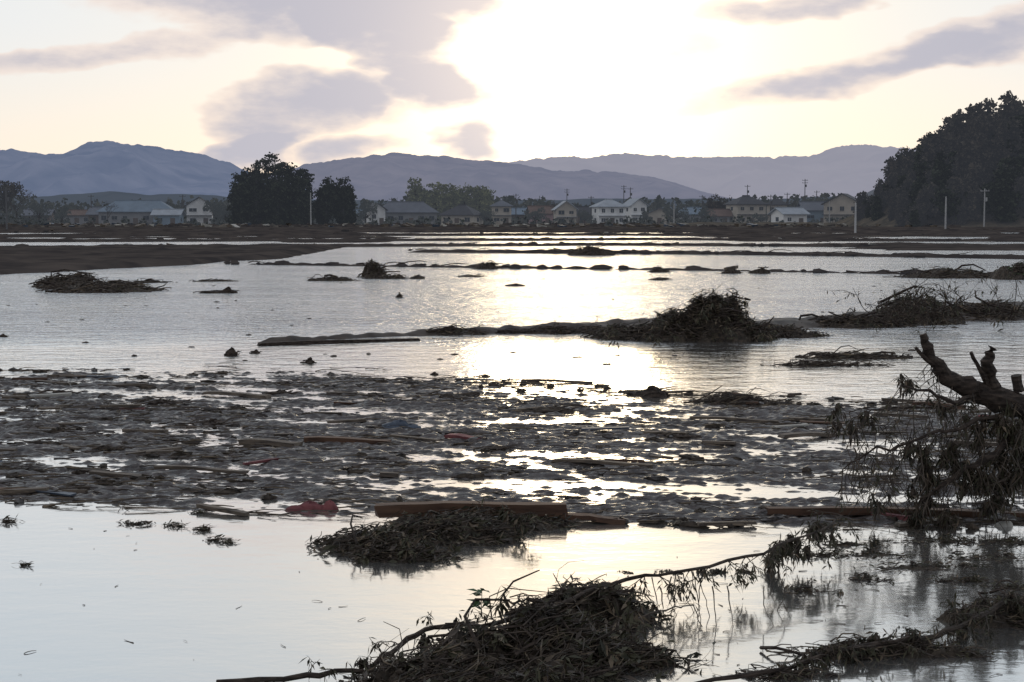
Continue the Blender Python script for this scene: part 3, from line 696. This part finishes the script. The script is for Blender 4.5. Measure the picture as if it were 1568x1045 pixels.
# ---------------------------------------------------------------- mountains
def ridge(name,pts,D,dep,k,seed,rough=.1):
    px=[p[0] for p in pts]; X0=[D*(p-784)/F for p in px]; Z0=[(333-p[1])*D/F+CH for p in pts]
    xs=np.linspace(X0[0],X0[-1],520); ys=np.linspace(D-dep,D+dep*.6,70)
    def zf(X,Y):
        top=np.interp(X,X0,Z0); t=np.clip(1-np.abs(Y-D)/np.where(Y<D,dep,dep*.6),0,1)
        s=.45*dep
        n=fbm(X/s*1.6,Y/s*1.6,6,seed); rg=1-np.abs(2*fbm(X/s*2.6+5,Y/s*1.2,5,seed+3)-1)
        sh=t**(1.25)
        return -30+(top+30)*np.clip(sh+ (rg-.75)*1.2*(1-t)*t*2.2+ (n-.5)*.7*(1-t)*t*3,0,1.0)+ (fbm(X/40,Y/60,4,seed+9)-.5)*top*rough*t
    return gridmesh(name,xs,ys,zf,k,cut=None)
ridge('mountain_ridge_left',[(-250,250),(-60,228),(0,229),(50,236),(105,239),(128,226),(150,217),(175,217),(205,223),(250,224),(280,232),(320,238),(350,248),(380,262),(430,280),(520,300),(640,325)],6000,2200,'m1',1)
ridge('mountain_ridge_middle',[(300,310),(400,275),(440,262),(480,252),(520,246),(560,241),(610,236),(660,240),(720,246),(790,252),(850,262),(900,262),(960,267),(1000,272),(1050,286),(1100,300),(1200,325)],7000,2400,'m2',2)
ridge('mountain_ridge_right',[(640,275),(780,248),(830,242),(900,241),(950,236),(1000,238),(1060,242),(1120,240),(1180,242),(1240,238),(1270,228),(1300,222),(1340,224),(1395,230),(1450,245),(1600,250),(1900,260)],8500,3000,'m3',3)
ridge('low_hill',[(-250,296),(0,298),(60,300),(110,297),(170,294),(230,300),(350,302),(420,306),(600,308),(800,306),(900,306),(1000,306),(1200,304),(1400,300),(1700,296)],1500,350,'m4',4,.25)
# ---------------------------------------------------------------- houses
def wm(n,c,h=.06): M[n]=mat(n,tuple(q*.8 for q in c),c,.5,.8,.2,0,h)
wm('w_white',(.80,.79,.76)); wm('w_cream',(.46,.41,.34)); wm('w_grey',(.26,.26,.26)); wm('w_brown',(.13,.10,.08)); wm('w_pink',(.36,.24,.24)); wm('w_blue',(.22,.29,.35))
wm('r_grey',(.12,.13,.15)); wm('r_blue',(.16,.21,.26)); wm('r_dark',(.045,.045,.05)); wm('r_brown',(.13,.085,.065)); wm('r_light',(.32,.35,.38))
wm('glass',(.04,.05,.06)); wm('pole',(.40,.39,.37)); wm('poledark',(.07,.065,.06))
def house(name,px,D,w,d,h,wall,roof,rh=1.8,kind='gable',axis='x',rz=0,storeys=1,annex=None,zb=.2):
    e=empty(name,(D*(px-784)/F*ca,D,zb),rz)
    b=MB(); b.box((0,0,h/2),(w,d,h),wall)
    if kind=='gable':
        if axis=='x': b.prism([(-w/2,-d/2,h),(-w/2,d/2,h),(-w/2,0,h+rh),(w/2,-d/2,h),(w/2,d/2,h),(w/2,0,h+rh)],[(0,1,2),(3,5,4)],wall)
        else: b.prism([(-w/2,-d/2,h),(w/2,-d/2,h),(0,-d/2,h+rh),(-w/2,d/2,h),(w/2,d/2,h),(0,d/2,h+rh)],[(0,1,2),(3,5,4)],wall)
    b.obj('walls',e)
    o=.7; t=.18; b=MB()
    W,Dp=w/2+o,d/2+o
    if kind=='hip':
        q=min(W,Dp)*.9
        rd=[(-W+q,0,h+rh),(W-q,0,h+rh)] if W>=Dp else [(0,-Dp+q,h+rh),(0,Dp-q,h+rh)]
        V=[(-W,-Dp,h-.05),(W,-Dp,h-.05),(W,Dp,h-.05),(-W,Dp,h-.05)]+rd+[(-W,-Dp,h-.05-t),(W,-Dp,h-.05-t),(W,Dp,h-.05-t),(-W,Dp,h-.05-t)]
        if W>=Dp: Fc=[(0,1,5,4),(1,2,5),(2,3,4,5),(3,0,4)]
        else: Fc=[(0,1,4),(1,2,5,4),(2,3,5),(3,0,4,5)]
        Fc+=[(6,7,1,0),(7,8,2,1),(8,9,3,2),(9,6,0,3),(9,8,7,6)]
        b.prism(V,Fc,roof)
        if W>=Dp: b.box((0,0,h+rh+.05),(2*(W-q)+.4,.3,.3),roof)
    else:
        sl=rh/(d/2 if axis=='x' else w/2); lo=h-sl*o+.08
        if axis=='x': V=[(-W,-Dp,lo),(W,-Dp,lo),(W,0,h+rh+.08),(-W,0,h+rh+.08),(W,Dp,lo),(-W,Dp,lo)]
        else: V=[(-W,-Dp,lo),(-W,Dp,lo),(0,Dp,h+rh+.08),(0,-Dp,h+rh+.08),(W,Dp,lo),(W,-Dp,lo)]
        V+= [(a,b_,c+t) for a,b_,c in V]
        Fc=[(0,1,2,3),(3,2,4,5),(6,9,8,7),(9,11,10,8),(0,6,7,1),(5,4,10,11),(0,3,9,6),(3,5,11,9),(1,7,8,2),(2,8,10,4)]
        b.prism(V,Fc,roof)
        if axis=='x': b.box((0,0,h+rh+.32),(2*W,.35,.25),roof)
    if storeys==2:
        for s_ in (-1,): b.box((0,s_*(d/2+.5),h*.5),(w+.6,1.0,.14),roof)
    b.obj('roof',e)
    b=MB(); n=max(2,int(w/2.6))
    for st in range(storeys):
        zc=(h/storeys)*(st+.55)
        for i in range(n):
            x=-w/2+w*(i+.5)/n
            if st==0 and i==n//2: continue
            ww=w/n*U(.3,.6); b.box((x,-d/2-.02,zc),(ww,.06,U(.8,1.2)),'glass'); b.box((x,-d/2-.03,zc),(.06,.1,.8),wall); b.box((x,-d/2-.04,zc-.66),(ww+.2,.14,.08),wall)
        for s_ in (-1,1): b.box((s_*(w/2+.02),0,zc),(.06,1.4,1.1),'glass')
    b.obj('windows',e)
    b=MB(); x=-w/2+w*(n//2+.5)/n; b.box((x,-d/2-.03,1.05),(1.3,.08,2.1),'w_brown'); b.obj('door',e)
    return e
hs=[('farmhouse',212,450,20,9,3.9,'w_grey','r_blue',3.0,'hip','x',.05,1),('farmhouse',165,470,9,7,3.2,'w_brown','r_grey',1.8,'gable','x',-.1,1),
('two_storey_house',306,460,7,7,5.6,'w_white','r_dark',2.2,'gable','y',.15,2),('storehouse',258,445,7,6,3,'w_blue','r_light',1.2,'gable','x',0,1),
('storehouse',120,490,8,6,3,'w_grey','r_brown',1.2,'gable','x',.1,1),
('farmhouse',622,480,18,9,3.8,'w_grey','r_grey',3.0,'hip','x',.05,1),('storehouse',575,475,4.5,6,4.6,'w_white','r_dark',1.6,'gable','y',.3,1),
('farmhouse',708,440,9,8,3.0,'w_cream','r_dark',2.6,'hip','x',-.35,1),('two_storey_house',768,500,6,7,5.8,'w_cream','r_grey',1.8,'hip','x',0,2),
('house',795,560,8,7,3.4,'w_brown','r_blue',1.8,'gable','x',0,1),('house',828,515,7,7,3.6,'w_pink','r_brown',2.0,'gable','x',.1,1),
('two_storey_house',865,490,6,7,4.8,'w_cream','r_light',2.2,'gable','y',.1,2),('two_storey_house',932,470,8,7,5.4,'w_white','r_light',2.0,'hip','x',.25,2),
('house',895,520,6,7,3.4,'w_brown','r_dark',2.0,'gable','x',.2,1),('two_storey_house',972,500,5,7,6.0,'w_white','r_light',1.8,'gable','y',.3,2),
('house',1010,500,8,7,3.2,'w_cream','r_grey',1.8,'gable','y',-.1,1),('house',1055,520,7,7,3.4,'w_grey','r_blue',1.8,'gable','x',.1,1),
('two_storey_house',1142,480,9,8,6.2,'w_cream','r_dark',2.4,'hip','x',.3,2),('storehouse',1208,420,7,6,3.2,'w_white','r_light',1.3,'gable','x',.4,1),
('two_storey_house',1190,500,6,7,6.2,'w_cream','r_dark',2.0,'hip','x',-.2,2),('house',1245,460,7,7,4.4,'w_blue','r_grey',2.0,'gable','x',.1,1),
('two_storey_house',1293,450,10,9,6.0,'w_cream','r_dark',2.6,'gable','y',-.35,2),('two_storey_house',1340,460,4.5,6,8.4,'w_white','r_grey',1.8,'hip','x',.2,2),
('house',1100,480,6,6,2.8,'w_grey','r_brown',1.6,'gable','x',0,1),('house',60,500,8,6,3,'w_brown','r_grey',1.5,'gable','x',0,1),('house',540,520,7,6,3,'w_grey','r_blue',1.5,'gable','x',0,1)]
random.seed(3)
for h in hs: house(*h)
# ---------------------------------------------------------------- utility poles
def pole(px,D,h,k='pole',arms=2,zb=0):
    e=empty('utility_pole',(D*(px-784)/F*ca,D,zb)); b=MB(); b.tube([(0,0,-.5),(0,0,h*.5),(0,0,h)],[.17,.15,.11],k,8); b.obj('shaft',e)
    b=MB()
    for i in range(arms): b.box((0,-.16,h-.5-i*.8),(1.8,.1,.12),k); [b.tube([(x,-.16,h-.44-i*.8),(x,-.16,h-.2-i*.8)],[.06,.05],k,6) for x in (-.8,0.3,.8)]
    if arms>0: b.tube([(.35,0,h-2.6),(.35,0,h-1.8)],[.22,.22],k,8); b.obj('crossarms',e)
pole(1310,249,4.7,'pole',0); pole(1448,283,6.1,'pole',0); pole(1507,330,8.2,'pole',1,.1)
pole(1232,520,14.5,'poledark',2,.2); pole(1032,420,6,'pole',0); pole(476,400,8.5,'pole',0); pole(955,560,13.5,'poledark',2); pole(868,600,13,'poledark',2); pole(1205,500,10,'poledark',1); pole(1144,530,13,'poledark',1); pole(10,300,8,'poledark',1); pole(1270,420,6.5,'pole',0)
for px,dd,h in ((790,520,10),(905,500,9),(1075,480,9),(1180,470,9),(1250,520,11),(600,500,8.5),(140,470,9),(280,470,9),(965,520,12),(1330,480,9)): pole(px,dd,h,'poledark',1)
